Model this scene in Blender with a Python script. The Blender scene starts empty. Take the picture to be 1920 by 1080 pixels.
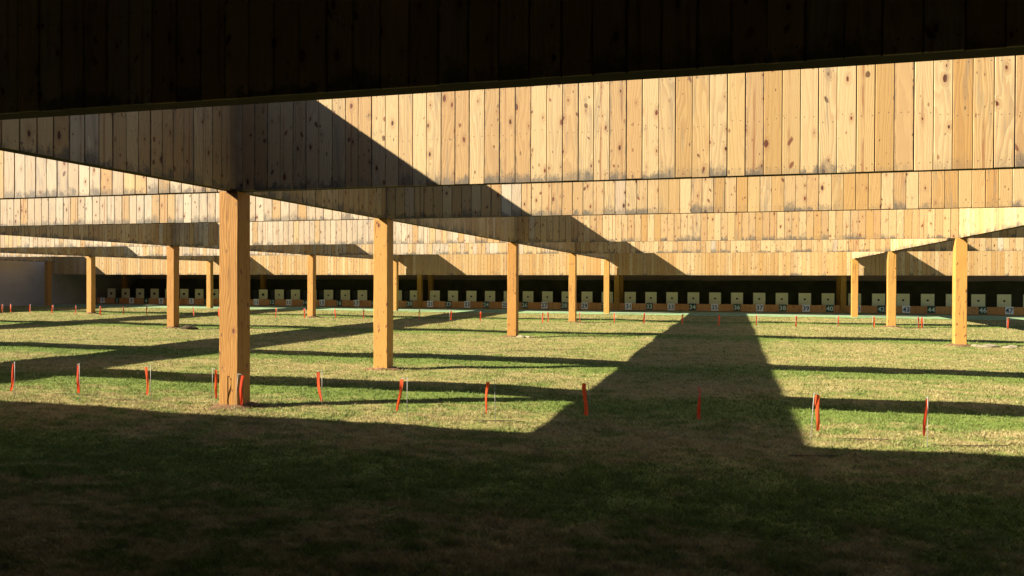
import bpy, bmesh, math, random
import numpy as np
from mathutils import Matrix, Vector

random.seed(7)
rng = np.random.default_rng(11)
scene = bpy.context.scene
COL = scene.collection

# ------------------------------------------------------------------ camera
F_PX = 1498.35                      # focal length in pixels of a 1920 px wide picture
YAW, PITCH, ROLL, CAM_H = 0.2692, -0.0078, 0.0035, 1.7746
cy, sy = math.cos(YAW), math.sin(YAW)
cp, sp = math.cos(PITCH), math.sin(PITCH)
right0 = Vector((cy, sy, 0))
flat = Vector((-sy, cy, 0))
fwd = flat * cp + Vector((0, 0, sp))
up0 = Vector((0, 0, cp)) - flat * sp
right = right0 * math.cos(ROLL) + up0 * math.sin(ROLL)
up = up0 * math.cos(ROLL) - right0 * math.sin(ROLL)
cam_data = bpy.data.cameras.new('camera')
cam_data.sensor_width = 36
cam_data.lens = 36 * F_PX / 1920
cam_data.clip_start = 0.05
cam_data.clip_end = 2000
cam = bpy.data.objects.new('camera', cam_data)
m = Matrix((right, up, -fwd)).transposed().to_4x4()
m.translation = Vector((0, 0, CAM_H))
cam.matrix_world = m
COL.objects.link(cam)
scene.camera = cam

# ------------------------------------------------------------------ light
TO_SUN = Vector((-1.48, -0.745, 1.0)).normalized()
sun_el = math.asin(TO_SUN.z)
sun_az = math.atan2(TO_SUN.x, TO_SUN.y)
world = bpy.data.worlds.new('World')
scene.world = world
world.use_nodes = True
wn = world.node_tree
wn.nodes.clear()
w_out = wn.nodes.new('ShaderNodeOutputWorld')
w_bg = wn.nodes.new('ShaderNodeBackground')
w_sky = wn.nodes.new('ShaderNodeTexSky')
w_sky.sky_type = 'NISHITA'
w_sky.sun_disc = False
w_sky.sun_elevation = sun_el
w_sky.sun_rotation = sun_az % (2 * math.pi)
w_sky.altitude = 0.0
w_sky.air_density = 0.6
w_sky.dust_density = 0.3
w_sky.ozone_density = 0.0
w_bg.inputs['Strength'].default_value = 0.05
wn.links.new(w_sky.outputs['Color'], w_bg.inputs['Color'])
wn.links.new(w_bg.outputs['Background'], w_out.inputs['Surface'])

sun_data = bpy.data.lights.new('sun', 'SUN')
sun_data.energy = 5.0
sun_data.angle = math.radians(0.5)
sun_data.color = (1.0, 0.89, 0.70)
sun = bpy.data.objects.new('sun', sun_data)
sun.rotation_euler = (-TO_SUN).to_track_quat('-Z', 'Y').to_euler()
sun.location = (-30, -15, 30)
COL.objects.link(sun)

scene.view_settings.view_transform = 'Standard'
scene.view_settings.look = 'None'
scene.view_settings.exposure = 1.9
scene.view_settings.gamma = 1
scene.view_settings.use_curve_mapping = False
scene.render.engine = 'CYCLES'
scene.cycles.use_denoising = True
scene.cycles.max_bounces = 8
scene.cycles.diffuse_bounces = 6

# ------------------------------------------------------------------ helpers
def tag(o, label=None, cat=None, group=None, kind=None):
    if label: o['label'] = label
    if cat: o['category'] = cat
    if group: o['group'] = group
    if kind: o['kind'] = kind
    return o

def obj(name, mesh, mat=None, parent=None, loc=(0, 0, 0), rotz=0.0):
    o = bpy.data.objects.new(name, mesh)
    COL.objects.link(o)
    o.location = loc
    o.rotation_euler = (0, 0, rotz)
    if mat and not mesh.materials:
        mesh.materials.append(mat)
    if parent: o.parent = parent
    return o

def empty(name, loc=(0, 0, 0)):
    o = bpy.data.objects.new(name, None)
    o.empty_display_size = 0.2
    o.location = loc
    COL.objects.link(o)
    return o

def mesh_from(name, verts, faces, smooth=False):
    me = bpy.data.meshes.new(name)
    me.from_pydata(verts, [], faces)
    me.update()
    if smooth:
        me.polygons.foreach_set('use_smooth', [True] * len(me.polygons))
    return me

def box_data(x0, x1, y0, y1, z0, z1, V=None, Fc=None):
    V = [] if V is None else V
    Fc = [] if Fc is None else Fc
    b = len(V)
    V += [(x0, y0, z0), (x1, y0, z0), (x1, y1, z0), (x0, y1, z0), (x0, y0, z1), (x1, y0, z1), (x1, y1, z1), (x0, y1, z1)]
    Fc += [tuple(b + i for i in f) for f in ((0, 3, 2, 1), (4, 5, 6, 7), (0, 1, 5, 4), (1, 2, 6, 5), (2, 3, 7, 6), (3, 0, 4, 7))]
    return V, Fc

def box_mesh(name, x0, x1, y0, y1, z0, z1, bevel=0.0, seg=1):
    me = mesh_from(name, *box_data(x0, x1, y0, y1, z0, z1))
    if bevel:
        bm = bmesh.new(); bm.from_mesh(me)
        bmesh.ops.bevel(bm, geom=bm.edges[:], offset=bevel, segments=seg, affect='EDGES', profile=0.5)
        bm.to_mesh(me); bm.free()
    return me

def boxes_mesh(name, boxes):
    V, Fc = [], []
    for b in boxes: box_data(*b, V, Fc)
    return mesh_from(name, V, Fc)

# ------------------------------------------------------------------ node helpers
class NT:
    def __init__(self, name):
        self.mat = bpy.data.materials.new(name)
        self.mat.use_nodes = True
        self.t = self.mat.node_tree
        self.t.nodes.clear()
        self.out = self.t.nodes.new('ShaderNodeOutputMaterial')
        self.bsdf = self.t.nodes.new('ShaderNodeBsdfPrincipled')
        self.t.links.new(self.bsdf.outputs[0], self.out.inputs[0])
    def n(self, kind, **kw):
        nd = self.t.nodes.new(kind)
        for k, v in kw.items(): setattr(nd, k, v)
        return nd
    def put(self, sock, v):
        if isinstance(v, (int, float)): sock.default_value = v
        elif isinstance(v, (tuple, list)):
            sock.default_value = (*v, 1) if len(v) == 3 and len(sock.default_value) == 4 else v
        else: self.t.links.new(v, sock)
    def math(self, op, a, b=0.0, c=0.0, clamp=False):
        nd = self.n('ShaderNodeMath', operation=op, use_clamp=clamp)
        self.put(nd.inputs[0], a); self.put(nd.inputs[1], b); self.put(nd.inputs[2], c)
        return nd.outputs[0]
    def ramp(self, v, a, b, x=0.0, y=1.0):          # smooth map range
        nd = self.n('ShaderNodeMapRange', interpolation_type='SMOOTHSTEP')
        self.put(nd.inputs['Value'], v)
        for s, q in (('From Min', a), ('From Max', b), ('To Min', x), ('To Max', y)): self.put(nd.inputs[s], q)
        return nd.outputs[0]
    def mix(self, f, a, b, blend='MIX'):
        nd = self.n('ShaderNodeMix', data_type='RGBA', blend_type=blend)
        self.put(nd.inputs[0], f); self.put(nd.inputs[6], a); self.put(nd.inputs[7], b)
        return nd.outputs[2]
    def noise(self, vec, scale=1.0, detail=2.0, rough=0.5, dim='3D', w=None):
        nd = self.n('ShaderNodeTexNoise', noise_dimensions=dim)
        self.put(nd.inputs['Vector'], vec)
        nd.inputs['Scale'].default_value = scale; nd.inputs['Detail'].default_value = detail; nd.inputs['Roughness'].default_value = rough
        if w is not None: self.put(nd.inputs['W'], w)
        return nd.outputs[0]
    def vec(self, x, y, z):
        nd = self.n('ShaderNodeCombineXYZ')
        self.put(nd.inputs[0], x); self.put(nd.inputs[1], y); self.put(nd.inputs[2], z)
        return nd.outputs[0]
    def sep(self, v):
        nd = self.n('ShaderNodeSeparateXYZ'); self.put(nd.inputs[0], v)
        return nd.outputs
    def rand(self, r, k):                            # another random number out of r
        nd = self.n('ShaderNodeTexWhiteNoise', noise_dimensions='1D')
        self.put(nd.inputs['W'], self.math('ADD', self.math('MULTIPLY', r, 917.3), k))
        return nd.outputs[0]
    def bump(self, h, strength=0.3, dist=0.01):
        nd = self.n('ShaderNodeBump')
        nd.inputs['Strength'].default_value = strength; nd.inputs['Distance'].default_value = dist
        self.put(nd.inputs['Height'], h)
        self.t.links.new(nd.outputs[0], self.bsdf.inputs['Normal'])
    def done(self, color, rough=0.7, spec=0.3):
        self.put(self.bsdf.inputs['Base Color'], color)
        self.put(self.bsdf.inputs['Roughness'], rough)
        self.bsdf.inputs['Specular IOR Level'].default_value = spec
        return self.mat

def plain(name, color, rough=0.7, spec=0.3, var=0.12, scale=6.0, metallic=0.0):
    m = NT(name)
    co = m.n('ShaderNodeTexCoord').outputs['Object']
    nz = m.noise(co, scale, 5, 0.6)
    dark = tuple(c * (1 - var) for c in color); light = tuple(min(1, c * (1 + var)) for c in color)
    c = m.mix(m.ramp(nz, 0.3, 0.7), dark, light)
    m.bsdf.inputs['Metallic'].default_value = metallic
    return m.done(c, rough, spec)

def wood(name, pale, deep, late, knot=(0.05, 0.02, 0.010), nails=True, mildew=0.85, knot_keep=0.46, yfold=False, cracks=False, grainfreq=26.0, aged=False, gmix=0.10):
    """Softwood board: local z runs along the grain, local x across it; every object gets its own board."""
    m = NT(name)
    x, y, z = m.sep(m.n('ShaderNodeTexCoord').outputs['Object'])
    rnd = m.n('ShaderNodeObjectInfo').outputs['Random']
    r1, r2, r3, r4, r5 = (m.rand(rnd, k) for k in (1.3, 5.7, 9.1, 14.9, 23.3))
    across = m.math('ADD', x, m.math('MULTIPLY', y, 1.37)) if yfold else x
    ox = m.math('ADD', across, m.math('MULTIPLY', r1, 40.0))
    oz = m.math('ADD', z, m.math('MULTIPLY', r2, 60.0))
    # knots
    wob = m.math('MULTIPLY', m.math('SUBTRACT', m.noise(m.vec(m.math('MULTIPLY', ox, 18.0), m.math('MULTIPLY', oz, 12.0), 0.0), 1.0, 2, 0.5), 0.5), 0.10)
    kv = m.n('ShaderNodeTexVoronoi', voronoi_dimensions='2D', feature='F1')
    m.put(kv.inputs['Vector'], m.vec(m.math('ADD', m.math('MULTIPLY', ox, 5.6), wob), m.math('MULTIPLY', oz, 2.7), 0.0))
    kv.inputs['Scale'].default_value = 1.0
    kr, kg, kb = m.sep(kv.outputs['Color'])
    keep = m.math('GREATER_THAN', kr, knot_keep)
    rad = m.math('ADD', 0.035, m.math('MULTIPLY', m.math('POWER', kg, 2.5), 0.11))
    d = m.math('ADD', kv.outputs['Distance'], wob)
    core = m.math('MULTIPLY', keep, m.math('SUBTRACT', 1.0, m.ramp(d, m.math('MULTIPLY', rad, 0.75), rad)))
    halo = m.math('MULTIPLY', keep, m.math('SUBTRACT', 1.0, m.ramp(d, rad, m.math('ADD', rad, 0.22))))
    # slanting spike knots
    sk = m.n('ShaderNodeTexVoronoi', voronoi_dimensions='2D', feature='F1')
    m.put(sk.inputs['Vector'], m.vec(m.math('ADD', m.math('MULTIPLY', ox, 5.0), m.math('MULTIPLY', wob, 1.5)), m.math('ADD', m.math('MULTIPLY', oz, 3.6), m.math('MULTIPLY', ox, m.math('MULTIPLY', m.math('SUBTRACT', r3, 0.5), 9.0))), 0.0))
    sk.inputs['Scale'].default_value = 1.0
    ar, ag, ab = m.sep(sk.outputs['Color'])
    spike = m.math('MULTIPLY', m.math('GREATER_THAN', ar, 0.74), m.math('SUBTRACT', 1.0, m.ramp(m.math('ADD', sk.outputs['Distance'], wob), m.math('MULTIPLY', ag, 0.09), m.math('ADD', 0.03, m.math('MULTIPLY', ag, 0.14)))))
    pv = m.n('ShaderNodeTexVoronoi', voronoi_dimensions='2D', feature='F1')
    m.put(pv.inputs['Vector'], m.vec(m.math('ADD', m.math('MULTIPLY', ox, 13.0), m.math('MULTIPLY', wob, 2.0)), m.math('MULTIPLY', oz, 6.0), 0.0))
    pv.inputs['Scale'].default_value = 1.0
    qr, qg, qb = m.sep(pv.outputs['Color'])
    speck = m.math('MULTIPLY', m.math('GREATER_THAN', qr, 0.86), m.math('SUBTRACT', 1.0, m.ramp(m.math('ADD', pv.outputs['Distance'], wob), m.math('MULTIPLY', qg, 0.12), m.math('ADD', 0.06, m.math('MULTIPLY', qg, 0.16)))))
    # grain: vertical bands bent round knots and by slow noise
    bend = m.noise(m.vec(m.math('MULTIPLY', ox, 4.0), m.math('MULTIPLY', oz, 0.55), r3), 1.0, 2, 0.5)
    fine = m.noise(m.vec(m.math('MULTIPLY', ox, 10.0), m.math('MULTIPLY', oz, 2.2), r4), 1.0, 2, 0.5)
    ph = m.math('ADD', m.math('MULTIPLY', ox, m.math('MULTIPLY', grainfreq, m.math('ADD', 0.5, r5))), m.math('ADD', m.math('MULTIPLY', bend, 9.0), m.math('MULTIPLY', fine, 1.6)))
    ph = m.math('ADD', ph, m.math('MULTIPLY', halo, 1.8))
    band = m.math('FRACT', ph)
    band = m.math('MULTIPLY', m.ramp(band, 0.0, 0.75), m.math('SUBTRACT', 1.0, m.ramp(band, 0.86, 1.0)))
    fibre = m.noise(m.vec(m.math('MULTIPLY', ox, 240.0), m.math('MULTIPLY', oz, 5.0), 0.0), 1.0, 3, 0.6)
    base = m.mix(m.ramp(r1, 0.1, 0.95), pale, deep)
    base = m.mix(m.math('MULTIPLY', m.ramp(r4, 0.55, 1.0), 0.35), base, tuple(0.72 * c for c in pale))
    c = m.mix(m.math('MULTIPLY', band, m.math('ADD', gmix, m.math('MULTIPLY', r3, 0.32))), base, late)
    c = m.mix(m.math('MULTIPLY', m.ramp(fibre, 0.35, 0.75), 0.25), c, late)
    # pith streak on some boards
    st = m.noise(m.vec(m.math('MULTIPLY', ox, 2.0), m.math('MULTIPLY', oz, 1.1), 3.0), 1.0, 3, 0.6)
    off = m.math('ADD', across, m.math('ADD', m.math('MULTIPLY', m.math('SUBTRACT', r2, 0.5), 0.12), m.math('MULTIPLY', m.math('SUBTRACT', st, 0.5), 0.05)))
    streak = m.math('SUBTRACT', 1.0, m.ramp(m.math('ABSOLUTE', off), 0.002, 0.022))
    streak = m.math('MULTIPLY', streak, m.math('MULTIPLY', m.ramp(r5, 0.5, 0.8), m.ramp(st, 0.38, 0.6)))
    c = m.mix(m.math('MULTIPLY', streak, 0.75), c, (0.19, 0.068, 0.028))
    # resin / knot colours
    c = m.mix(m.math('MULTIPLY', halo, 0.35), c, (0.21, 0.095, 0.04))
    c = m.mix(core, c, m.mix(kb, knot, (0.14, 0.04, 0.018)))
    c = m.mix(m.math('MULTIPLY', speck, 0.7), c, m.mix(qb, (0.06, 0.03, 0.018), (0.19, 0.08, 0.035)))
    c = m.mix(m.math('MULTIPLY', spike, 0.85), c, m.mix(ab, (0.05, 0.018, 0.01), (0.15, 0.04, 0.02)))
    if cracks:
        cn = m.noise(m.vec(m.math('MULTIPLY', ox, 30.0), m.math('MULTIPLY', oz, 0.55), 7.0), 1.0, 3, 0.65)
        cr = m.math('MULTIPLY', m.ramp(cn, 0.60, 0.64), m.math('SUBTRACT', 1.0, m.ramp(cn, 0.645, 0.68)))
        c = m.mix(m.math('MULTIPLY', cr, 0.85), c, (0.06, 0.025, 0.010))
    if mildew:
        mn = m.noise(m.vec(m.math('MULTIPLY', ox, 9.0), m.math('MULTIPLY', oz, 5.0), 1.0), 1.0, 5, 0.7)
        low = m.math('SUBTRACT', 1.0, m.ramp(m.math('ADD', z, m.math('MULTIPLY', m.math('SUBTRACT', 0.5, mn), 0.5)), 0.0, m.math('ADD', 0.06, m.math('MULTIPLY', r3, 0.16))))
        big = m.math('MULTIPLY', m.ramp(mn, 0.56, 0.72), m.ramp(r2, 0.55, 0.95))
        edge = m.math('MULTIPLY', m.ramp(m.math('ABSOLUTE', x), 0.07, 0.1), m.math('MULTIPLY', m.ramp(mn, 0.40, 0.62), m.ramp(r1, 0.15, 0.8)))
        mm = m.math('MAXIMUM', m.math('MULTIPLY', low, m.ramp(r4, 0.0, 0.6)), m.math('MAXIMUM', m.math('MULTIPLY', big, 1.0), m.math('MULTIPLY', edge, 0.8)))
        c = m.mix(m.math('MULTIPLY', mm, mildew), c, (0.085, 0.077, 0.064))
        bs = m.noise(m.vec(m.math('MULTIPLY', ox, 13.0), m.math('MULTIPLY', oz, 0.9), 9.0), 1.0, 4, 0.6)
        c = m.mix(m.math('MULTIPLY', m.math('MULTIPLY', m.ramp(bs, 0.52, 0.66), m.ramp(r3, 0.35, 0.9)), 0.5), c, (0.17, 0.145, 0.105))
        if aged:
            veil = m.math('MULTIPLY', m.ramp(m.noise(m.vec(m.math('MULTIPLY', ox, 14.0), m.math('MULTIPLY', oz, 1.6), 5.0), 1.0, 4, 0.65), 0.48, 0.72), m.ramp(r4, 0.2, 0.8))
            c = m.mix(m.math('MULTIPLY', veil, 0.65), c, (0.19, 0.165, 0.15))
    if nails:
        zz = m.math('SUBTRACT', m.math('FRACT', m.math('DIVIDE', m.math('ADD', z, m.math('ADD', 0.21, m.math('MULTIPLY', m.math('MULTIPLY', r3, m.math('GREATER_THAN', z, 0.2)), 0.09))), 0.58)), 0.5)
        nz_ = m.math('MULTIPLY', zz, 0.58)
        nx = m.math('SUBTRACT', m.math('ABSOLUTE', m.math('ADD', x, m.math('MULTIPLY', m.math('SUBTRACT', r4, 0.5), 0.03))), m.math('ADD', 0.035, m.math('MULTIPLY', r5, 0.03)))
        nd = m.math('SQRT', m.math('ADD', m.math('MULTIPLY', nz_, nz_), m.math('MULTIPLY', nx, nx)))
        hole = m.math('SUBTRACT', 1.0, m.ramp(nd, 0.004, 0.009))
        c = m.mix(m.math('MULTIPLY', hole, 0.85), c, (0.06, 0.04, 0.03))
    h = m.math('ADD', m.math('MULTIPLY', fibre, 0.5), m.math('MULTIPLY', band, 0.35))
    h = m.math('SUBTRACT', h, m.math('MULTIPLY', core, 0.6))
    m.bump(h, 0.35, 0.004)
    return m.done(c, 0.72, 0.25)

M_PLANK = wood('pine_plank', (0.48, 0.362, 0.19), (0.39, 0.252, 0.112), (0.235, 0.125, 0.055))
M_PLANK_AGED = wood('aged_pine_plank', (0.47, 0.40, 0.285), (0.41, 0.315, 0.205), (0.24, 0.16, 0.10), mildew=0.8, aged=True)
M_PLANK_WARM = wood('warm_pine_plank', (0.43, 0.305, 0.14), (0.38, 0.235, 0.085), (0.25, 0.125, 0.045), mildew=0.25, knot_keep=0.8)
M_CORE = plain('baffle_core', (0.27, 0.18, 0.09), 0.85, 0.2)
M_TRIM = plain('weathered_trim', (0.04, 0.028, 0.018), 0.8, 0.2)
M_COLUMN = wood('timber_column', (0.48, 0.262, 0.064), (0.40, 0.198, 0.044), (0.16, 0.055, 0.010), nails=False, mildew=0.0, knot_keep=0.84, yfold=True, cracks=True, grainfreq=40.0, gmix=0.22)
M_BARRIER = wood('barrier_board', (0.70, 0.37, 0.15), (0.62, 0.29, 0.10), (0.42, 0.17, 0.055), nails=False, mildew=0.0, knot_keep=0.6)
M_CONC = plain('grey_concrete', (0.27, 0.262, 0.255), 0.9, 0.2, 0.08, 0.8)
M_CONC_BROWN = plain('brown_concrete', (0.76, 0.55, 0.47), 0.9, 0.2, 0.12, 0.6)
M_CEIL = plain('bounce_ceiling', (0.74, 0.70, 0.64), 0.9, 0.2, 0.06, 0.6)  # pale finish added to the unseen ceiling to bounce light into the hall
M_RUBBER = plain('dark_backstop', (0.055, 0.050, 0.030), 0.95, 0.1, 0.25, 1.5)
M_ROOF = plain('roof_sheet', (0.30, 0.28, 0.25), 0.8, 0.2)
M_DARKWALL = plain('dark_plaster', (0.28, 0.25, 0.22), 0.9, 0.2)
M_TARGET = plain('cream_card', (0.86, 0.81, 0.60), 0.8, 0.2, 0.06, 5.0)
M_BLACK = plain('black_mark', (0.012, 0.011, 0.010), 0.8, 0.2)
M_BOX = plain('black_plastic', (0.022, 0.022, 0.022), 0.45, 0.4)
M_WHITE = plain('white_plate', (0.90, 0.90, 0.93), 0.5, 0.4, 0.03)
M_GREEN = plain('green_plate', (0.012, 0.075, 0.045), 0.5, 0.4, 0.05)
M_INK = plain('blue_ink', (0.035, 0.05, 0.14), 0.6, 0.3, 0.05)
M_PALE_INK = plain('pale_ink', (0.72, 0.80, 0.74), 0.6, 0.3, 0.03)
M_WIRE = plain('galvanised_wire', (0.30, 0.29, 0.27), 0.6, 0.3, 0.1, 8, 0.3)
M_SOIL = plain('dry_soil', (0.135, 0.078, 0.042), 0.95, 0.1, 0.35, 9.0)
M_SOIL_AND_SHADE = plain('soil_and_shade', (0.045, 0.034, 0.02), 0.95, 0.1, 0.35, 9.0)  # soil of the turf joints, also the shade painted on the mound side
M_STONE = plain('pale_stone', (0.21, 0.18, 0.115), 0.9, 0.2, 0.2, 7.0)

def ribbon_mat():
    m = NT('red_ribbon')
    rnd = m.n('ShaderNodeObjectInfo').outputs['Random']
    c = m.mix(rnd, (0.82, 0.065, 0.022), (0.88, 0.14, 0.04))
    tr = m.n('ShaderNodeBsdfTranslucent')
    m.put(tr.inputs['Color'], c)
    ms = m.n('ShaderNodeMixShader'); ms.inputs[0].default_value = 0.35
    m.done(c, 0.55, 0.3)
    m.t.links.new(m.bsdf.outputs[0], ms.inputs[1]); m.t.links.new(tr.outputs[0], ms.inputs[2])
    m.t.links.new(ms.outputs[0], m.out.inputs[0])
    return m.mat
M_RIBBON = ribbon_mat()

# ------------------------------------------------------------------ layout
H = 3.0244                                     # underside of the baffles
T_Y = [4.88, 9.86, 14.86, 24.73, 34.66, 44.58]
FASCIA_Y = 45.05                               # planked face of the target house
ROW = {'A': -19.606, 'B': -32.551, 'C': -45.466, 'M': -6.79, 'R': 6.092}
T_TOP, L_TOP, FASCIA_Z = 4.42, 5.05, 2.166
BAR_Y, TGT_Y = 49.573, 50.422
def lane_x(k): return -46.79 + 1.2937 * k + 0.1615 * ((k - 1) // 10)
POST_X = [-46.79 + 1.2937 * (10 * j + 0.5) + 0.1615 * (j - 0.5) for j in range(0, 6)]
X_LEFT, X_RIGHT = -46.9, 24.0

COLUMNS = [('M', 1), ('M', 2), ('M', 3), ('M', 4), ('M', 5), ('A', 3), ('A', 4), ('A', 5), ('B', 4), ('B', 5), ('C', 5), ('R', 3), ('R', 4), ('R', 5)]
col_xy = [(ROW[r], T_Y[i]) for r, i in COLUMNS]

MOUND = {(-6.79, 9.86): 0.06, (-19.61, 24.73): 0.13, (-19.61, 34.66): 0.12, (6.09, 24.73): 0.09, (6.09, 34.66): 0.12, (-32.55, 34.66): 0.12}
def ground_h(x, y):
    x = np.asarray(x, float); y = np.asarray(y, float)
    h = 0.0099 * np.sin(0.83 * x + 0.31 * y + 1.0) + 0.0087 * np.sin(0.47 * x - 0.93 * y + 2.2) + 0.0074 * np.sin(1.71 * x + 1.13 * y) \
        + 0.0043 * np.sin(2.9 * x - 2.1 * y + 0.7) + 0.0037 * np.sin(4.3 * x + 3.1 * y + 1.9)
    far = np.clip((43.4 - y) / 1.5, 0, 1)
    h = h * far - 0.045 * np.exp(-((x + 2.0) / 1.8) ** 2 - ((y - 12.0) / 5.0) ** 2)
    for cx, cyy in col_xy:
        d2 = (x - cx) ** 2 + (y - cyy) ** 2
        if cyy < 44: h = h + MOUND.get((round(cx, 2), round(cyy, 2)), 0.06) * np.exp(-d2 / 0.16) - 0.02 * np.exp(-d2 / 1.2)
    return h
def gz(x, y): return float(ground_h(x, y))

# ------------------------------------------------------------------ ground
def patch_nodes(m, blade=False):
    """green / straw / soil distribution shared by the soil sheet and the blades"""
    pos = m.n('ShaderNodeNewGeometry').outputs['Position']
    x, y, z = m.sep(pos)
    p2 = m.vec(x, y, 0.0)
    big = m.noise(m.vec(m.math('MULTIPLY', x, 0.42), m.math('MULTIPLY', y, 0.62), 0.0), 1.0, 4, 0.6)
    mid = m.noise(m.vec(m.math('MULTIPLY', x, 1.7), m.math('MULTIPLY', y, 2.6), 0.0), 1.0, 5, 0.68)
    fin = m.noise(m.vec(m.math('MULTIPLY', x, 3.6), m.math('MULTIPLY', y, 8.0), 0.0), 1.0, 4, 0.7)
    # the strip just behind each line of baffles stays greener: dripping water
    strip = None
    for ty in T_Y[:5]:
        dd = m.math('DIVIDE', m.math('ADD', m.math('SUBTRACT', y, ty + 1.85), m.math('MULTIPLY', m.math('SUBTRACT', mid, 0.5), 0.9)), 0.85)
        g = m.math('POWER', 2.7183, m.math('MULTIPLY', m.math('MULTIPLY', dd, dd), -1.0))
        strip = g if strip is None else m.math('MAXIMUM', strip, g)
    s = m.math('ADD', m.math('MULTIPLY', big, 0.75), m.math('ADD', m.math('MULTIPLY', mid, 1.6), m.math('ADD', m.math('MULTIPLY', fin, 0.65), m.math('MULTIPLY', strip, 0.46))))
    green = m.ramp(s, 1.15, 1.98)
    soil = m.math('MULTIPLY', m.ramp(m.math('SUBTRACT', m.math('MULTIPLY', mid, 0.6), m.math('MULTIPLY', big, 0.2)), 0.225, 0.33), m.ramp(fin, 0.45, 0.6))
    return pos, green, soil, mid, fin

def ground_mat():
    m = NT('turf_soil')
    pos, green, soil, mid, fin = patch_nodes(m)
    tiny = m.noise(pos, 46.0, 3, 0.7)
    c = m.mix(m.ramp(tiny, 0.35, 0.68), (0.19, 0.15, 0.058), (0.36, 0.30, 0.12))
    g = m.mix(m.ramp(tiny, 0.3, 0.7), (0.065, 0.105, 0.016), (0.185, 0.23, 0.05))
    c = m.mix(green, c, g)
    c = m.mix(m.math('MULTIPLY', soil, 0.55), c, (0.14, 0.085, 0.05))
    m.bump(m.math('ADD', m.math('MULTIPLY', tiny, 0.7), fin), 0.8, 0.03)
    return m.done(c, 0.95, 0.1)
M_GROUND = ground_mat()

def blade_mat():
    m = NT('grass_blade')
    pos, green, soil, mid, fin = patch_nodes(m)
    at = m.n('ShaderNodeAttribute', attribute_name='tone').outputs['Fac']
    dry = m.mix(at, (0.31, 0.25, 0.11), (0.45, 0.375, 0.195))
    gr = m.mix(at, (0.09, 0.155, 0.025), (0.185, 0.255, 0.065))
    g2 = m.ramp(m.math('ADD', green, m.math('MULTIPLY', m.math('SUBTRACT', at, 0.5), 0.3)), 0.2, 0.8)
    c = m.mix(g2, dry, gr)
    thin = m.noise(m.vec(m.sep(pos)[0], m.sep(pos)[1], 4.0), 7.0, 4, 0.7)
    c = m.mix(m.ramp(thin, 0.36, 0.62, 0.42, 0.0), c, (0.055, 0.05, 0.018))
    tr = m.n('ShaderNodeBsdfTranslucent'); m.put(tr.inputs['Color'], c)
    ms = m.n('ShaderNodeMixShader'); ms.inputs[0].default_value = 0.3
    m.done(c, 0.7, 0.2)
    m.t.links.new(m.bsdf.outputs[0], ms.inputs[1]); m.t.links.new(tr.outputs[0], ms.inputs[2])
    m.t.links.new(ms.outputs[0], m.out.inputs[0])
    return m.mat
M_BLADE = blade_mat()

def grid_mesh(name, xs, ys, hf):
    X, Y = np.meshgrid(xs, ys)
    Z = hf(X, Y)
    V = np.stack([X.ravel(), Y.ravel(), Z.ravel()], 1)
    nx, ny = len(xs), len(ys)
    i = np.arange(nx * ny).reshape(ny, nx)
    q = np.stack([i[:-1, :-1].ravel(), i[:-1, 1:].ravel(), i[1:, 1:].ravel(), i[1:, :-1].ravel()], 1)
    me = bpy.data.meshes.new(name)
    me.vertices.add(len(V)); me.vertices.foreach_set('co', V.ravel())
    me.loops.add(q.size); me.loops.foreach_set('vertex_index', q.ravel().astype(np.int32))
    me.polygons.add(len(q)); me.polygons.foreach_set('loop_start', np.arange(0, q.size, 4, dtype=np.int32))
    me.polygons.foreach_set('use_smooth', np.ones(len(q), bool))
    me.update(calc_edges=True)
    return me

xs = np.concatenate([np.array([-400, -150, -80.0]), np.arange(-50, -14, 0.30), np.arange(-14, 14, 0.12), np.arange(14, 30, 0.5), np.array([60, 150, 400.0])])
ys = np.concatenate([np.array([-300, -80, -30.0]), np.arange(-10, 3, 0.5), np.arange(3, 26, 0.11), np.arange(26, 56, 0.25), np.array([80, 160, 400.0])])
gr = obj('ground', grid_mesh('ground', xs, ys, ground_h), M_GROUND)
tag(gr, kind='structure')

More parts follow.
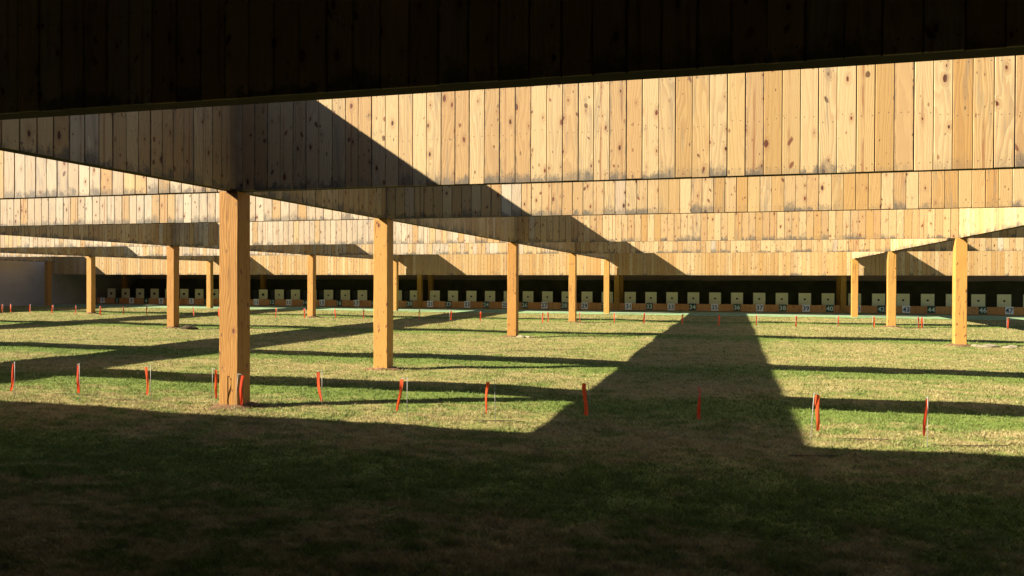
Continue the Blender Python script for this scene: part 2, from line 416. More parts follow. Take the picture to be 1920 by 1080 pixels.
# short turf: denser near the shooters, where single blades can be made out
def grass():
    n = 1000000
    u = rng.random(n)
    ya, yb = 3.6, 43.4
    k = 2.4                                         # number of blades per metre of depth falls off with distance
    y = (ya ** (1 - k + 1e-9) + u * (yb ** (1 - k) - ya ** (1 - k))) ** (1 / (1 - k))
    y = np.where(rng.random(n) < 0.55, y, ya + (yb - ya) * rng.random(n) ** 1.6)
    xl = -1.18 * y - 0.6; xr = 0.36 * y + 0.6
    x = xl + (xr - xl) * rng.random(n)
    keep = x > -46.5
    for cx, cyy in col_xy: keep &= ~((np.abs(x - cx) < 0.17) & (np.abs(y - cyy) < 0.17))
    x, y = x[keep], y[keep]; n = len(x)
    z = ground_h(x, y)
    def vnoise(cell, seed):
        r = np.random.default_rng(seed).random((512, 512))
        gx, gy = x / cell + 4000, y / cell + 4000
        ix, iy = np.floor(gx).astype(int), np.floor(gy).astype(int)
        fx, fy = gx - ix, gy - iy
        fx, fy = fx * fx * (3 - 2 * fx), fy * fy * (3 - 2 * fy)
        q = lambda a, b: r[a % 512, b % 512]
        return (q(ix, iy) * (1 - fx) + q(ix + 1, iy) * fx) * (1 - fy) + (q(ix, iy + 1) * (1 - fx) + q(ix + 1, iy + 1) * fx) * fy
    clump = np.clip(0.6 * vnoise(0.13, 1) + 0.4 * vnoise(0.33, 2) + 0.25 * vnoise(0.05, 3) - 0.12, 0, 1)
    ok = rng.random(n) < 0.25 + 1.1 * clump
    x, y, z, clump = x[ok], y[ok], z[ok], clump[ok]; n = len(x)
    hgt = (0.008 + 0.014 * rng.random(n) + 0.055 * clump ** 2 * rng.random(n)) * (1 + 0.008 * y)
    wid = (0.0025 + 0.003 * rng.random(n)) * (1 + 0.07 * y)
    a = rng.random(n) * 2 * np.pi
    lean = hgt * (0.4 + 1.3 * rng.random(n))
    b = rng.random(n) * 2 * np.pi
    dx, dy = np.cos(a) * wid, np.sin(a) * wid
    P = np.empty((n, 3, 3))
    P[:, 0] = np.stack([x - dx, y - dy, z - 0.004], 1)
    P[:, 1] = np.stack([x + dx, y + dy, z - 0.004], 1)
    P[:, 2] = np.stack([x + np.cos(b) * lean, y + np.sin(b) * lean, z + hgt], 1)
    me = bpy.data.meshes.new('turf_grass')
    me.vertices.add(3 * n); me.vertices.foreach_set('co', P.ravel())
    me.loops.add(3 * n); me.loops.foreach_set('vertex_index', np.arange(3 * n, dtype=np.int32))
    me.polygons.add(n); me.polygons.foreach_set('loop_start', np.arange(0, 3 * n, 3, dtype=np.int32))
    at = me.attributes.new('tone', 'FLOAT', 'FACE')
    at.data.foreach_set('value', rng.random(n).astype(np.float32))
    me.update(calc_edges=True)
    o = obj('turf_grass', me, M_BLADE)
    tag(o, 'short mown turf of green and straw coloured blades over the range floor', 'grass', kind='stuff')
grass()

# paved strip in front of the target line
def strip_mat(name, a, b, sc):
    m = NT(name)
    pos = m.n('ShaderNodeNewGeometry').outputs['Position']
    c = m.mix(m.ramp(m.noise(pos, sc, 5, 0.65), 0.35, 0.68), a, b)
    return m.done(c, 0.85, 0.2)
def strip_mesh(name, y0, y1, z, rough_edge):
    xs_ = np.arange(-46.9, 24.01, 0.25)
    V, Fc = [], []
    for i, x_ in enumerate(xs_):
        e = (0.16 * math.sin(1.9 * x_) + 0.13 * math.sin(4.7 * x_ + 1) + random.uniform(-0.1, 0.1)) if rough_edge else 0
        V += [(x_, y0 + e, z), (x_, y1, z)]
        if i: b = 2 * i; Fc.append((b - 2, b, b + 1, b - 1))
    return mesh_from(name, V, Fc)
tag(obj('green_strip', strip_mesh('green_strip', 43.6, 46.25, 0.012, True), strip_mat('green_turf_mat', (0.13, 0.23, 0.10), (0.25, 0.35, 0.18), 3.0)), kind='structure')
tag(obj('concrete_path', strip_mesh('concrete_path', 46.25, BAR_Y + 0.2, 0.016, False), strip_mat('pale_paving', (0.33, 0.39, 0.27), (0.44, 0.48, 0.36), 2.0)), kind='structure')
tag(obj('target_hall_floor', mesh_from('target_hall_floor', [(-46.9, BAR_Y + 0.2, 0.016), (24, BAR_Y + 0.2, 0.016), (24, 56, 0.016), (-46.9, 56, 0.016)], [(0, 1, 2, 3)]), M_CONC), kind='structure')

# ------------------------------------------------------------------ planked baffles
PITCH_P = 0.2
_plank_cache = {}
PM = [M_PLANK, M_PLANK_AGED, M_PLANK_WARM]
def plank_mesh(w, h, mat):
    key = (round(w, 4), round(h, 3), mat.name)
    if key in _plank_cache: return _plank_cache[key]
    hw, e = w / 2, 0.004
    sec = [(-hw, 0.025), (-hw, e), (-hw + e, 0.0), (hw - e, 0.0), (hw, e), (hw, 0.025)]
    V = [(x, y, 0) for x, y in sec] + [(x, y, h) for x, y in sec]
    n = len(sec)
    Fc = [(i, (i + 1) % n, n + (i + 1) % n, n + i) for i in range(n)] + [tuple(range(n - 1, -1, -1)), tuple(range(n, 2 * n))]
    me = mesh_from('plank', V, Fc)
    me.materials.append(mat)
    _plank_cache[key] = me
    return me
WIDTHS = [0.186, 0.189, 0.191, 0.193, 0.196, 0.182]

def planks(parent, s0, s1, place, h, tone, gap=0.0085):
    """boards side by side from s0 to s1; place(s) gives location and turn"""
    s = s0
    while s < s1:
        w = random.choice(WIDTHS)
        loc, rz, depth = place(s + w / 2)
        j = random.uniform(-0.003, 0.003)
        q, t_ = random.random(), tone(s)
        loc = (loc[0] + depth[0] * j, loc[1] + depth[1] * j, loc[2] + random.uniform(-0.003, 0.003))
        o = obj('plank', plank_mesh(w, h, PM[1 if q < t_ else (2 if q < -t_ else 0)]), None, parent, loc, rz)
        o.rotation_euler = (0, random.uniform(-0.0012, 0.0012), rz)
        s += w + gap * random.uniform(0.6, 1.5)

def vis_x(y, margin=1.0): return max(-1.13 * y - margin, X_LEFT + 0.05), 0.32 * y + margin

def cross_baffle(i, label, z0, z1, x0, x1, front, thick, group, tone, name='plank_baffle', cat='baffle'):
    """baffle across the range; its planked face looks back at the shooters"""
    y = T_Y[i]
    t = empty(name, (0, y, z0)); tag(t, label, cat, group)
    fy = -front                                      # front plane relative to y
    obj('baffle_core', box_mesh('baffle_core', x0, x1, fy + 0.0255, fy + thick, 0.03, z1 - z0), M_CORE, t)
    obj('bottom_board', box_mesh('bottom_board', x0, x1, fy + 0.0265, fy + thick + 0.004, 0.004, 0.028), M_TRIM, t)
    va, vb = vis_x(y)
    va, vb = max(va, x0), min(vb, x1)
    planks(t, va, vb, lambda s: ((s, fy, 0.003), 0.0, (0, 1)), z1 - z0 - 0.003, tone)
    return t

def front_of(i): return 0.13
GT = 'plank baffles hung across the range'
cross_baffle(0, 'dark unlit plank fascia filling the top edge, nearest baffle of all', H, 5.72, -48, X_RIGHT, 0.10, 0.2, GT, lambda x: 0.2)
cross_baffle(1, 'large sunlit baffle of wide pine planks directly behind the dark top fascia', H, T_TOP, X_LEFT, X_RIGHT, 0.13, 0.17, GT, lambda x: 0.7 if x < -7 else (0.0 if x < -1 else -0.4))
cross_baffle(2, 'second sunlit plank band down, resting on the column right of the nearest one', H, T_TOP, X_LEFT, X_RIGHT, 0.13, 0.17, GT, lambda x: 0.8 if x < -7 else (0.15 if x < -2 else -0.35))
cross_baffle(3, 'third sunlit plank band down, in line with the middle timber column', H, T_TOP, X_LEFT, X_RIGHT, 0.13, 0.17, GT, lambda x: 0.8 if x < -8 else (0.15 if x < -3 else -0.2))
cross_baffle(4, 'thinnest and farthest plank band, just above the deep target house fascia', H, T_TOP, X_LEFT, X_RIGHT, 0.13, 0.17, GT, lambda x: 0.6 if x < -8 else 0.03)
fas = cross_baffle(5, 'long low plank fascia of the target house above the dark target bays', FASCIA_Z, T_TOP, -45.75, X_RIGHT, T_Y[5] - FASCIA_Y, 0.2, GT, lambda x: -0.75)

def long_baffle(row, segs, side, label, vis):
    """baffle along the range on a row of columns, in lengths that butt against the cross baffles"""
    x = ROW[row] + 0.025
    t = empty('plank_baffle', (x, 0, H)); tag(t, label, 'baffle', 'plank baffles running along the range over the column rows')
    boxes, trim = [], []
    for k in range(5):
        ya = T_Y[k] + (0.112 if k == 0 else 0.052)
        yb = T_Y[k + 1] - 0.135 if k < 4 else FASCIA_Y - 0.004
        boxes.append((-0.08, 0.08, ya, yb, 0.03, L_TOP - H)); trim.append((-0.079, 0.079, ya, yb, 0.004, 0.028))
        if k: boxes.append((-0.08, 0.08, T_Y[k] - 0.134, T_Y[k] + 0.0515, T_TOP - H + 0.01, L_TOP - H))
        a, b = max(ya, vis[0]), min(yb, vis[1])
        if a < b - 0.3:
            a += 0.006; b -= 0.16
            if side > 0: planks(t, a, b, lambda s: ((0.1055, s, 0.003), math.pi / 2, (1, 0)), L_TOP - H - 0.003, lambda s: 0.04)
            else: planks(t, a, b, lambda s: ((-0.1055, s, 0.003), -math.pi / 2, (1, 0)), L_TOP - H - 0.003, lambda s: -0.1)
    obj('baffle_core', boxes_mesh('baffle_core', boxes), M_CORE, t)
    obj('bottom_board', boxes_mesh('bottom_board', trim), M_TRIM, t)
    return t
long_baffle('M', 5, 1, 'shaded baffle running back along the row of the nearest timber column', (4.9, 44.9))
long_baffle('A', 5, 1, 'shaded baffle along the column row left of the nearest column', (16.5, 44.9))
long_baffle('B', 5, 1, 'shaded baffle along the second column row from the left wall', (28.0, 44.9))
long_baffle('C', 5, 1, 'dim baffle hugging the grey side wall at far left', (39.5, 44.9))
long_baffle('R', 5, -1, 'sunlit baffle along the right column row, cut by the right edge', (18.5, 44.9))

# ------------------------------------------------------------------ timber columns
def column_mesh(i, h):
    me = box_mesh('timber_column', -0.15, 0.15, -0.15, 0.15, 0.0, h, 0.008, 1)
    bm = bmesh.new(); bm.from_mesh(me)
    bmesh.ops.subdivide_edges(bm, edges=[e for e in bm.edges if abs((e.verts[0].co - e.verts[1].co).z) > 1], cuts=7)
    for v in bm.verts:
        k = 0.003
        v.co.x += random.uniform(-k, k); v.co.y += random.uniform(-k, k)
    bm.to_mesh(me); bm.free()
    me.materials.append(M_COLUMN)
    return me
C_LABEL = {
    ('M', 1): 'nearest and largest timber column, two ribbon flags at its foot',
    ('M', 2): 'second nearest timber column, right of the largest one',
    ('M', 3): 'middle timber column in front of number plate 25',
    ('M', 4): 'slender timber column between number plates 28 and 29',
    ('M', 5): 'slender timber column hiding number plate 30',
    ('A', 3): 'timber column left of the largest one with a soil mound coloured dark as shade at its foot',
    ('A', 4): 'timber column between number plates 14 and 15',
    ('A', 5): 'thin timber column close beside the right edge of the second nearest column',
    ('B', 4): 'timber column nearest the left edge on grass, left of number plate 1',
    ('B', 5): 'small timber column just left of the largest column, by plate 8',
    ('C', 5): 'dim shaded timber column standing against the grey side wall',
    ('R', 3): 'thickest timber column on the right, hiding number plate 45',
    ('R', 4): 'timber column on the right between number plates 42 and 43',
    ('R', 5): 'thinnest timber column on the right, covering part of number plate 41'}
for i, (r, k) in enumerate(COLUMNS):
    x, y = ROW[r], T_Y[k]
    z = gz(x, y) - 0.06
    o = obj('timber_column', column_mesh(i, H - z - 0.001), None, None, (x, y, z))
    tag(o, C_LABEL[(r, k)], 'column', 'timber columns carrying the baffles')

# ------------------------------------------------------------------ shooters' shelter (behind and above the camera)
sh = empty('firing_shelter', (0, -3, 0)); tag(sh, 'roofed shelter over the firing points behind the nearest fascia', 'shelter')
obj('roof', box_mesh('roof', -48, X_RIGHT, -6.0, 7.85, 5.60, 5.80), M_ROOF, sh)
obj('rear_wall', box_mesh('rear_wall', -48, X_RIGHT, -6.2, -6.0, -3 * 0, 5.598), M_DARKWALL, sh)
obj('side_wall', box_mesh('side_wall', X_RIGHT, X_RIGHT + 0.2, -6.0, 7.7, 0, 5.598), M_DARKWALL, sh)

# ------------------------------------------------------------------ left boundary wall
bw = empty('boundary_wall', (-47.0, 0, 0)); tag(bw, 'smooth grey concrete side wall closing the range at far left', 'wall')
yy = -6.0
while yy < 56:
    obj('concrete_panel', box_mesh('concrete_panel', -0.25 + random.uniform(0, 0.01), random.uniform(-0.004, 0.004), yy, yy + 3.985, -0.1, 4.4, 0.008), M_CONC, bw)
    yy += 4.0

# ------------------------------------------------------------------ target house
th = empty('target_house', (0, 52, 0)); tag(th, 'dark open fronted target house closing the far end of the range', 'building')
obj('roof', box_mesh('roof', -46.9, X_RIGHT, FASCIA_Y + 1.25 - 52, 4.2, 2.9, 3.1), M_CEIL, th)  # unseen slab set low, pale and back from the fascia to brighten the hall
obj('back_wall', box_mesh('back_wall', -46.9, X_RIGHT, 3.4, 3.7, 0.0, 2.898), M_CONC_BROWN, th)
# sloped dark bank behind the targets
def bank():
    zt = 1.90
    prof = lambda y0, y1: None
    V = [(-46.6, 0.2, 0.02), (X_RIGHT - 0.2, 0.2, 0.02), (X_RIGHT - 0.2, 1.0, zt), (-45.2, 1.0, zt), (-46.6, 3.3, 0.02), (X_RIGHT - 0.2, 3.3, 0.02), (X_RIGHT - 0.2, 3.3, zt), (-45.2, 3.3, zt)]
    Fc = [(0, 1, 2, 3), (3, 2, 6, 7), (0, 3, 7, 4), (1, 5, 6, 2), (4, 7, 6, 5), (0, 4, 5, 1)]
    me = mesh_from('bullet_bank', V, Fc)
    bm = bmesh.new(); bm.from_mesh(me)
    bmesh.ops.triangulate(bm, faces=bm.faces[:])
    bmesh.ops.subdivide_edges(bm, edges=[e for e in bm.edges if e.calc_length() > 3], cuts=40, use_grid_fill=True)
    for v in bm.verts:
        if v.co.z > 0.3: v.co.z += 0.02 * math.sin(v.co.x * 1.3) + random.uniform(-0.012, 0.012)
    bm.to_mesh(me); bm.free()
    return me
b = obj('bullet_bank', bank(), M_RUBBER, None, (0, 51.9, 0)); tag(b, 'dark sloped bullet bank behind the row of target boards', 'bank')

post_me = box_mesh('hall_post', -0.15, 0.15, -0.15, 0.15, 0.0, 2.885, 0.008); post_me.materials.append(M_COLUMN)
names_f = ['far left corner behind plate one', 'between plates ten and eleven', 'between plates twenty and twenty-one', 'between plates thirty and thirty-one', 'between plates forty and forty-one']
for j in range(0, 5):
    if j > 0:
        o = obj('hall_post', post_me, None, None, (POST_X[j], BAR_Y + 0.02, 0.01)); tag(o, 'orange post in the target bay front ' + names_f[j], 'post', 'posts of the target house')
    o = obj('hall_post', post_me, None, None, (POST_X[j] + (0.9 if j == 0 else 0), TGT_Y + 1.15, 0.01)); tag(o, 'dim rear post behind the target boards, ' + names_f[j], 'post', 'posts of the target house')

# low barrier of short upright boards, one length per bay
def barrier(x0, x1, label):
    t = empty('low_barrier', ((x0 + x1) / 2, BAR_Y, 0)); tag(t, label, 'barrier', 'low barriers in front of the targets')
    L = x1 - x0
    obj('backing_board', box_mesh('backing_board', -L / 2, L / 2, 0.02, 0.045, 0.03, 0.46), M_TRIM, t)
    ref = 0
    ws = []
    s = -L / 2
    while s < L / 2 - 0.05:
        w = random.choice((0.30, 0.42, 0.55, 0.36)); w = min(w, L / 2 - s)
        V, Fc = box_data(-w / 2 + 0.003, w / 2 - 0.003, -0.004, 0.019, 0.0, random.choice((0.425, 0.43, 0.435)))
        obj('board', mesh_from('board', V, Fc), M_BARRIER, t, (s + w / 2, random.uniform(-0.004, 0.003), 0.045))
        s += w
def words(n):
    ones = 'zero one two three four five six seven eight nine ten eleven twelve thirteen fourteen fifteen sixteen seventeen eighteen nineteen'.split()
    tens = 'x x twenty thirty forty'.split()
    return ones[n] if n < 20 else tens[n // 10] + ('-' + ones[n % 10] if n % 10 else '')
edges = [POST_X[0] + 0.2] + [p for p in POST_X[1:5]] + [X_RIGHT - 6]
BL = ['low orange board barrier under plates one to ten', 'low orange board barrier under plates eleven to twenty', 'low orange board barrier under plates twenty-one to thirty', 'low orange board barrier under plates thirty-one to forty', 'low orange board barrier under plates forty-one to forty-seven']
for j in range(5):
    barrier(edges[j] + (0.16 if j else 0), edges[j + 1] - 0.16, BL[j])

# targets and number plates
tb = box_mesh('target_board', -0.35, 0.35, 0.0, 0.05, 0.30, 1.145, 0.006); tb.materials.append(M_TARGET)
def disc(r, n=20, d=0.004):
    V = [(r * math.cos(2 * math.pi * i / n), 0, r * math.sin(2 * math.pi * i / n)) for i in range(n)] + [(r * math.cos(2 * math.pi * i / n), -d, r * math.sin(2 * math.pi * i / n)) for i in range(n)]
    Fc = [tuple(range(n - 1, -1, -1))[::-1], tuple(range(n, 2 * n))[::1]] + [(i, (i + 1) % n, n + (i + 1) % n, n + i) for i in range(n)]
    me = mesh_from('aiming_mark', V, Fc)
    bm = bmesh.new(); bm.from_mesh(me); bmesh.ops.recalc_face_normals(bm, faces=bm.faces[:]); bm.to_mesh(me); bm.free()
    me.materials.append(M_BLACK); return me
mark_s, mark_l = disc(0.060), disc(0.095)
legs_me = boxes_mesh('stand', [(-0.30, -0.25, 0.0, 0.05, 0.0, 0.30), (0.25, 0.30, 0.0, 0.05, 0.0, 0.30)]); legs_me.materials.append(M_TRIM)
plate_me = {}
for nm_, mt in (('w', M_WHITE), ('g', M_GREEN)):
    p_ = box_mesh('plate', -0.205, 0.205, -0.012, 0.0, 0.06, 0.475, 0.003); p_.materials.append(mt); plate_me[nm_] = p_

def text_mesh(s, mat):
    cu = bpy.data.curves.new('txt', 'FONT')
    cu.body = s; cu.size = 0.36; cu.align_x = 'CENTER'; cu.align_y = 'CENTER'; cu.extrude = 0.002; cu.offset = 0.007; cu.space_character = 1.05
    to = bpy.data.objects.new('txt', cu); COL.objects.link(to)
    dg = bpy.context.evaluated_depsgraph_get()
    me = bpy.data.meshes.new_from_object(to.evaluated_get(dg), depsgraph=dg)
    bpy.data.objects.remove(to); bpy.data.curves.remove(cu)
    me.name = 'numeral'
    me.materials.clear(); me.materials.append(mat)
    me.transform(Matrix.Rotation(math.pi / 2, 4, 'X'))
    c0 = [v.co for v in me.vertices]
    zc = (max(c.z for c in c0) + min(c.z for c in c0)) / 2; xc = (max(c.x for c in c0) + min(c.x for c in c0)) / 2
    me.transform(Matrix.Translation((-xc, 0, -zc)))
    return me

box_me = None
def housing():
    """upright black box with a rounded top right corner"""
    pts = [(-0.2, 0), (0.2, 0), (0.2, 0.62)]
    for i in range(1, 8):
        a = i / 8 * math.pi / 2
        pts.append((0.2 - 0.22 * (1 - math.cos(a)), 0.62 + 0.22 * math.sin(a)))
    pts += [(-0.02, 0.84), (-0.2, 0.84)]
    n = len(pts)
    V = [(x, 0, z) for x, z in pts] + [(x, 0.4, z) for x, z in pts]
    Fc = [tuple(range(n)), tuple(range(2 * n - 1, n - 1, -1))] + [(i + n, (i + 1) % n + n, (i + 1) % n, i) for i in range(n)]
    me = mesh_from('black_box', V, Fc); me.materials.append(M_BOX); return me
box_me = housing()
for k in range(1, 49):
    x = lane_x(k)
    t = empty('target_board', (x, TGT_Y, 0.016))
    tag(t, ('cream target board with a larger black mark, behind plate %s' if k <= 11 else 'cream target board with a small black mark, behind plate %s') % words(k), 'target', 'target boards in the far bays')
    obj('board', tb, None, t); obj('aiming_mark', mark_l if k <= 11 else mark_s, None, t, (0.0, -0.0005, 0.775)); obj('stand', legs_me, None, t)
    if k <= 47:
        q = empty('number_plate', (x, BAR_Y - 0.012, 0.02))
        odd = k % 2 == 1
        tag(q, ('white plate with dark blue number %s on the low barrier' if odd else 'dark green plate with pale number %s on the low barrier') % words(k), 'number plate', 'number plates under the targets')
        obj('plate', plate_me['w' if odd else 'g'], None, q)
        obj('numeral', text_mesh(str(k), M_INK if odd else M_PALE_INK), None, q, (0, -0.0145, 0.268))
    if 9 <= k <= 19:
        o = obj('black_box', box_me, None, None, (x + 0.62, TGT_Y + 0.25, 0.016 + 0.30)); tag(o, 'black round cornered box right of the target over plate %s' % words(k), 'box', 'black boxes between targets')
        o.location.z = 0.016; o.scale = (1, 1, 1.3)

# ------------------------------------------------------------------ wind flags
def tube(V, Fc, pts, r, n=6):
    b0 = len(V)
    for i, p in enumerate(pts):
        p = Vector(p)
        d = (Vector(pts[min(i + 1, len(pts) - 1)]) - Vector(pts[max(i - 1, 0)])).normalized()
        a = d.orthogonal().normalized(); c = d.cross(a)
        for q in range(n):
            an = 2 * math.pi * q / n
            V.append(tuple(p + a * (r * math.cos(an)) + c * (r * math.sin(an))))
    for i in range(len(pts) - 1):
        for q in range(n):
            u = b0 + i * n; Fc.append((u + q, u + (q + 1) % n, u + n + (q + 1) % n, u + n + q))
    Fc.append(tuple(b0 + q for q in range(n - 1, -1, -1))); Fc.append(tuple(b0 + (len(pts) - 1) * n + q for q in range(n)))

def stake_mesh(side, h=0.56, arm=0.09, r=0.0036, lean=0.0):
    V, Fc = [], []
    tube(V, Fc, [(0, 0, -0.08), (lean * 0.5, 0, h * 0.5), (lean, 0, h)], r)
    me1 = mesh_from('stake', V, Fc, True); me1.materials.append(M_WIRE)
    V, Fc = [], []
    tube(V, Fc, [(lean, 0, h - 0.012), (lean + side * arm, 0.004, h - 0.018), (lean + side * (arm + 0.01), 0.004, h - 0.03)], r * 0.8)
    me2 = mesh_from('arm', V, Fc, True); me2.materials.append(M_WIRE)
    return me1, me2

def ribbon_mesh(w, L, tilt, twist, taper, seed):
    rr = random.Random(seed)
    V, Fc = [], []
    n, mcol = 14, 5
    p1, p2 = rr.uniform(0, 6), rr.uniform(0, 6)
    for i in range(n + 1):
        t = i / n
        ang = twist * t + 0.2 * math.sin(5 * t + p1)
        ww = w * (1 - taper * t) * (1 + 0.08 * math.sin(7 * t + p2))
        cx = tilt * t + 0.006 * math.sin(6 * t + p1)
        cyy = 0.012 * math.sin(4 * t + p2)
        for j in range(mcol):
            s = (j / (mcol - 1) - 0.5)
            bow = 0.004 * math.cos(s * 5 + p1) * (0.3 + t)
            V.append((cx + math.cos(ang) * s * ww - math.sin(ang) * bow, cyy + math.sin(ang) * s * ww + math.cos(ang) * bow, -t * L))
    for i in range(n):
        for j in range(mcol - 1):
            u = i * mcol + j
            Fc.append((u, u + 1, u + mcol + 1, u + mcol))
    me = mesh_from('ribbon', V, Fc, True); me.materials.append(M_RIBBON)
    return me

def flag(x, y, label, group, side, rw=0.06, rl=0.40, tilt=0.0, twist=0.0, taper=0.2, lean=0.0, seed=0, arm=0.085, h=0.56, r=0.0036, turn=0.0):
    t = empty('wind_flag', (x, y, gz(x, y))); tag(t, label, 'flag', group)
    t.rotation_euler = (0, 0, turn)
    s1, s2 = stake_mesh(side, h, arm, r, lean)
    obj('stake', s1, None, t); obj('arm', s2, None, t)
    rb = obj('ribbon', ribbon_mesh(rw, rl, tilt, twist, taper, seed), None, t, (lean + side * arm * 0.98 * (1 if arm > 0.05 else 1), 0.004, h - 0.03))
    return t

NEAR = [  # x, y, side, ribbon width, tilt, twist, taper, lean, label, arm
    (-10.14, 9.35, -1, 0.035, -0.05, 0.9, -0.2, 0.0, 'ribbon flag at the left edge, its orange ribbon curled at the tip', 0.02),
    (-9.11, 9.49, -1, 0.045, 0.02, 1.1, 0.0, -0.01, 'narrow red ribbon flag, second from the left in the front row', 0.03),
    (-8.07, 9.70, -1, 0.05, 0.02, 0.5, 0.35, 0.0, 'red ribbon flag on a plain stake, third from the left in the front row', 0.07),
    (-6.98, 9.62, 1, 0.045, 0.0, 1.0, 0.1, 0.0, 'orange ribbon flag just left of the largest column', 0.05),
    (-6.42, 9.32, 1, 0.055, -0.03, 0.5, 0.2, 0.05, 'orange ribbon flag on a leaning stake in front of the largest column', 0.06),
    (-5.39, 9.81, -1, 0.062, 0.05, 0.3, 0.25, 0.0, 'red ribbon flag first to the right of the largest column', 0.065),
    (-4.00, 9.48, -1, 0.06, -0.06, 0.5, 0.35, 0.0, 'red ribbon flag slanting to the left below the second column', 0.07),
    (-2.88, 9.69, -1, 0.06, -0.02, 0.5, 0.7, -0.02, 'tapering red ribbon flag hanging well left of its thin stake', 0.09),
    (-1.70, 9.96, -1, 0.06, 0.03, 0.05, -0.1, -0.05, 'broad red ribbon flag at the edge of the wide shadow', 0.05),
    (-0.38, 10.08, -1, 0.03, 0.0, 0.3, -0.9, 0.0, 'red ribbon flag widening downwards, inside the wide shadow', 0.008),
    (0.85, 9.52, 1, 0.065, 0.0, 0.4, 0.1, 0.04, 'orange ribbon flag on a leaning stake just right of the wide shadow', 0.04),
    (2.02, 9.41, -1, 0.042, -0.03, 0.8, 0.0, 0.0, 'narrow red ribbon flag, rightmost of the front row', 0.01)]
for i, (x, y, sd, rw, tl, tw, tp, ln, lab, arm) in enumerate(NEAR):
    flag(x, y, lab, 'ribbon flags of the front row', sd, rw * 0.76, 0.40, tl, tw, tp, ln, 40 + i, arm, turn=YAW * 0.6)

FAR_PX = [5.5, 20, 57.5, 100, 143, 187, 232, 274.5, 364, 411, 520, 572.5, 625, 679, 788.7, 843, 900, 1015, 1026, 1088, 1154, 1211, 1282.5, 1347.5, 1422, 1491, 1569.5, 1636, 1720, 1732.5, 1812, 1888]
def px_to_x(px, y):
    a = math.atan((px - 960) / F_PX) - YAW
    return math.tan(a) * y
def x_to_px(x, y): return 960 + F_PX * math.tan(math.atan2(x, y) + YAW)
plate_px = {k: x_to_px(lane_x(k), BAR_Y) for k in range(1, 48)}
used = {}
order = []
for px in FAR_PX:
    lo = max([k for k in plate_px if plate_px[k] <= px], default=0)
    if lo == 0: lab = None
    else: lab = lo
    order.append((px, lab))
LEFT = ['far orange ribbon flag at the very left edge below the grey wall', 'far orange ribbon flag, second from the left edge below the grey wall', 'far orange ribbon flag left of the dim wall column', 'far orange ribbon flag just right of the dim wall column', 'far orange ribbon flag left of the column beside plate 1', 'far orange ribbon flag just right of the column beside plate 1']
cnt = {}
for px, lab in order: cnt[lab] = cnt.get(lab, 0) + 1
seen = {}
li = 0
for i, (px, lab) in enumerate(order):
    y = 32.0 + random.uniform(-0.35, 0.35)
    x = px_to_x(px, y)
    if lab is None:
        text = LEFT[li]; li += 1
    elif cnt[lab] > 1:
        seen[lab] = seen.get(lab, 0) + 1
        text = 'small far ribbon flag below plates %s and %s, %s of two' % (words(lab), words(lab + 1), 'left' if seen[lab] == 1 else 'right')
    elif lab >= 47: text = 'small far ribbon flag below plate 47 near the right edge'
    else: text = 'small far ribbon flag on the grass below plates %s and %s' % (words(lab), words(lab + 1))
    wr = random.uniform(0.04, 0.068)
    flag(x, y, text, 'small ribbon flags of the far row', random.choice((-1, 1)), wr, 0.40, random.uniform(-0.03, 0.03), random.uniform(0, 0.7), random.uniform(-0.1, 0.4), random.uniform(-0.02, 0.02), 100 + i, random.uniform(0.02, 0.07), 0.56, 0.0042, YAW * 0.6)

# ------------------------------------------------------------------ soil and stones at the column feet
def lump(name, sx, sy_, sz, seed, mat, sub=2):
    bm = bmesh.new()
    bmesh.ops.create_icosphere(bm, subdivisions=sub, radius=1.0)
    rr = random.Random(seed)
    ph = [rr.uniform(0, 6) for _ in range(6)]
    for v in bm.verts:
        c = v.co
        f = 1 + 0.16 * math.sin(3 * c.x + ph[0]) * math.sin(2.6 * c.y + ph[1]) + 0.1 * math.sin(5 * c.z + 4 * c.x + ph[2]) + rr.uniform(-0.06, 0.06)
        v.co = Vector((c.x * sx * f, c.y * sy_ * f, c.z * sz * f))
    me = bpy.data.meshes.new(name); bm.to_mesh(me); bm.free()
    me.materials.append(mat)
    return me
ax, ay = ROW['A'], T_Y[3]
o = obj('shaded_mound_side', lump('shaded_mound_side', 0.40, 0.22, 0.15, 3, M_SOIL_AND_SHADE, 3), None, None, (ax + 0.5, ay + 0.12, gz(ax + 0.5, ay + 0.12) - 0.02)); tag(o, 'soil mound side coloured dark as shade beside the foot of the column left of the largest one', 'shaded mound')  # shaded flank of the column's mound, its shade put into the colour
mx, my = ROW['M'], T_Y[3]
for j, (dx, dy, s, lab) in enumerate([(0.32, -0.18, 0.13, 'pale flat stone at the foot of the middle column, nearer the timber'), (0.55, -0.10, 0.10, 'grey stone right of the foot of the middle column')]):
    o = obj('stone', lump('stone', s * 1.3, s, s * 0.5, 20 + j, M_STONE), None, None, (mx + dx, my + dy, gz(mx + dx, my + dy) + 0.01)); tag(o, lab, 'stone')
rx, ry = ROW['R'], T_Y[3]
for j, (dx, dy, s, lab) in enumerate([(0.42, -0.10, 0.13, 'pale clod close to the foot of the thick right hand column'), (0.66, -0.15, 0.20, 'largest pale clod right of the thick right hand column'), (1.18, -0.25, 0.15, 'pale clod farthest right of the thick right hand column')]):
    o = obj('clod', lump('clod', s * 1.4, s, s * 0.45, 30 + j, M_STONE), None, None, (rx + dx, ry + dy, gz(rx + dx, ry + dy) + 0.01)); tag(o, lab, 'clod')

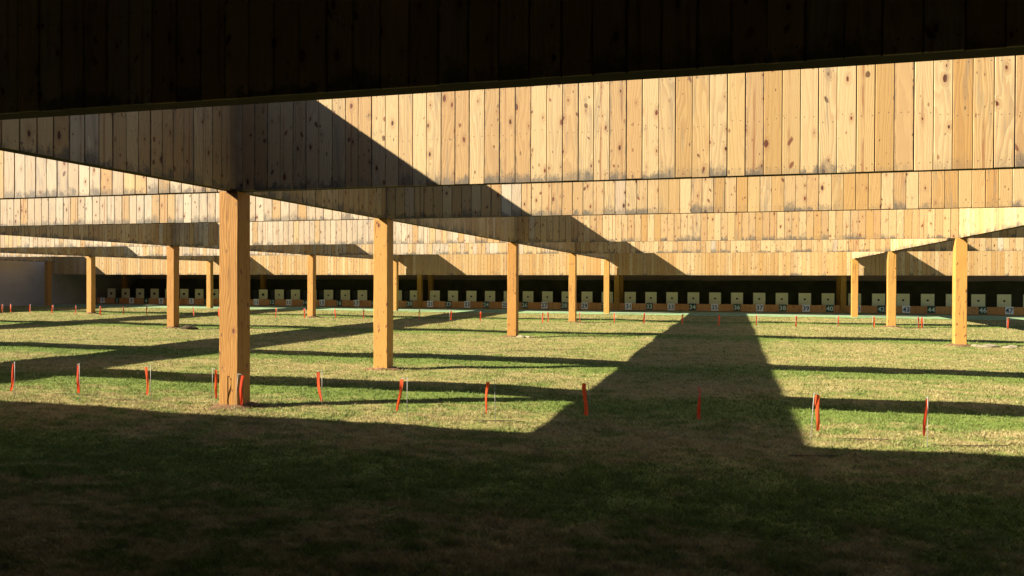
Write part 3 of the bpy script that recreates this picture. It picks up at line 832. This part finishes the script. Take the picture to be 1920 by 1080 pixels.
def crumbs(cx, cyy, n, rad, big, label):
    V, Fc = [], []
    base = [(1, 0, 0), (-1, 0, 0), (0, 1, 0), (0, -1, 0), (0, 0, 1), (0, 0, -1)]
    tri = [(0, 2, 4), (2, 1, 4), (1, 3, 4), (3, 0, 4), (2, 0, 5), (1, 2, 5), (3, 1, 5), (0, 3, 5)]
    for _ in range(n):
        a = random.uniform(0, 2 * math.pi); d = 0.16 + abs(random.gauss(0, rad))
        x, y = cx + d * math.cos(a) * 1.2, cyy + d * math.sin(a)
        if abs(x - cx) < 0.16 and abs(y - cyy) < 0.16: continue
        s = big * random.uniform(0.3, 1.0) ** 1.5
        b0 = len(V); z = gz(x, y)
        for p in base:
            V.append((x + p[0] * s * random.uniform(0.7, 1.4), y + p[1] * s * random.uniform(0.7, 1.4), z + p[2] * s * random.uniform(0.5, 0.9)))
        Fc += [tuple(b0 + i for i in t) for t in tri]
    n = 26
    b0 = len(V); ph = random.uniform(0, 6)
    V.append((cx, cyy, gz(cx, cyy) + 0.02))
    for ring, rr_ in ((0, 0.21), (1, 0.30)):
        for i in range(n):
            a = 2 * math.pi * i / n
            r_ = rr_ * (1 + 0.22 * math.sin(2 * a + ph) + 0.12 * math.sin(5 * a + 2 * ph) + random.uniform(-0.06, 0.06))
            x, y = cx + r_ * 1.15 * math.cos(a), cyy + r_ * math.sin(a)
            V.append((x, y, gz(x, y) + (0.022 + random.uniform(0, 0.012) if ring == 0 else -0.004)))
    for i in range(n):
        j = (i + 1) % n
        Fc += [(b0, b0 + 1 + i, b0 + 1 + j), (b0 + 1 + i, b0 + 1 + n + i, b0 + 1 + n + j, b0 + 1 + j)]
    o = obj('soil_crumbs', mesh_from('soil_crumbs', V, Fc), M_SOIL); tag(o, label, 'soil', kind='stuff')
FOOT = ['nearest and largest column', 'second nearest column', 'middle column', 'slender column by plate 28', None, 'column with the shaded mound', 'column by plate 14', None, 'column left of plate 1', None, None, 'thick right hand column', 'right hand column by plate 42', None]
for (cx, cyy), f in zip(col_xy, FOOT):
    if f: crumbs(cx, cyy, 420 if cyy < 12 else 110, 0.14, 0.028 if cyy < 12 else 0.035, 'loose reddish soil crumbs round the foot of the ' + f)

# old joints between strips of turf, opened and dark, and dry twigs caught in the grass
def seam(points, wid, V, Fc):
    L = []
    for (x0, y0), (x1, y1) in zip(points, points[1:]):
        n = max(2, int(math.hypot(x1 - x0, y1 - y0) / 0.05))
        L += [(x0 + (x1 - x0) * i / n, y0 + (y1 - y0) * i / n) for i in range(n)]
    b0 = len(V)
    for i, (x, y) in enumerate(L):
        w = wid * random.uniform(0.2, 1.0) * math.sin(math.pi * (i + 0.5) / len(L)) ** 0.5
        j = random.uniform(-0.012, 0.012)
        z = gz(x, y) + 0.016
        V += [(x, y + j - w, z), (x, y + j + w, z + 0.006)]
        if i: q = b0 + 2 * i; Fc.append((q - 2, q, q + 1, q - 1))
V, Fc = [], []
for pts in ([(1.15, 9.72), (1.75, 9.74)], [(2.1, 9.55), (2.95, 9.72)], [(0.55, 8.62), (1.1, 8.75)], [(-8.9, 9.75), (-8.3, 9.8)], [(-10.0, 9.9), (-9.2, 9.98)], [(-5.95, 18.6), (-3.9, 20.9)], [(-7.6, 16.4), (-6.6, 17.9)], [(-3.2, 9.75), (-2.5, 9.9)]):
    seam(pts, 0.022, V, Fc)
tag(obj('turf_seams', mesh_from('turf_seams', V, Fc), M_SOIL_AND_SHADE), 'dark open joints between strips of turf in the sunlit grass', 'soil', kind='stuff')
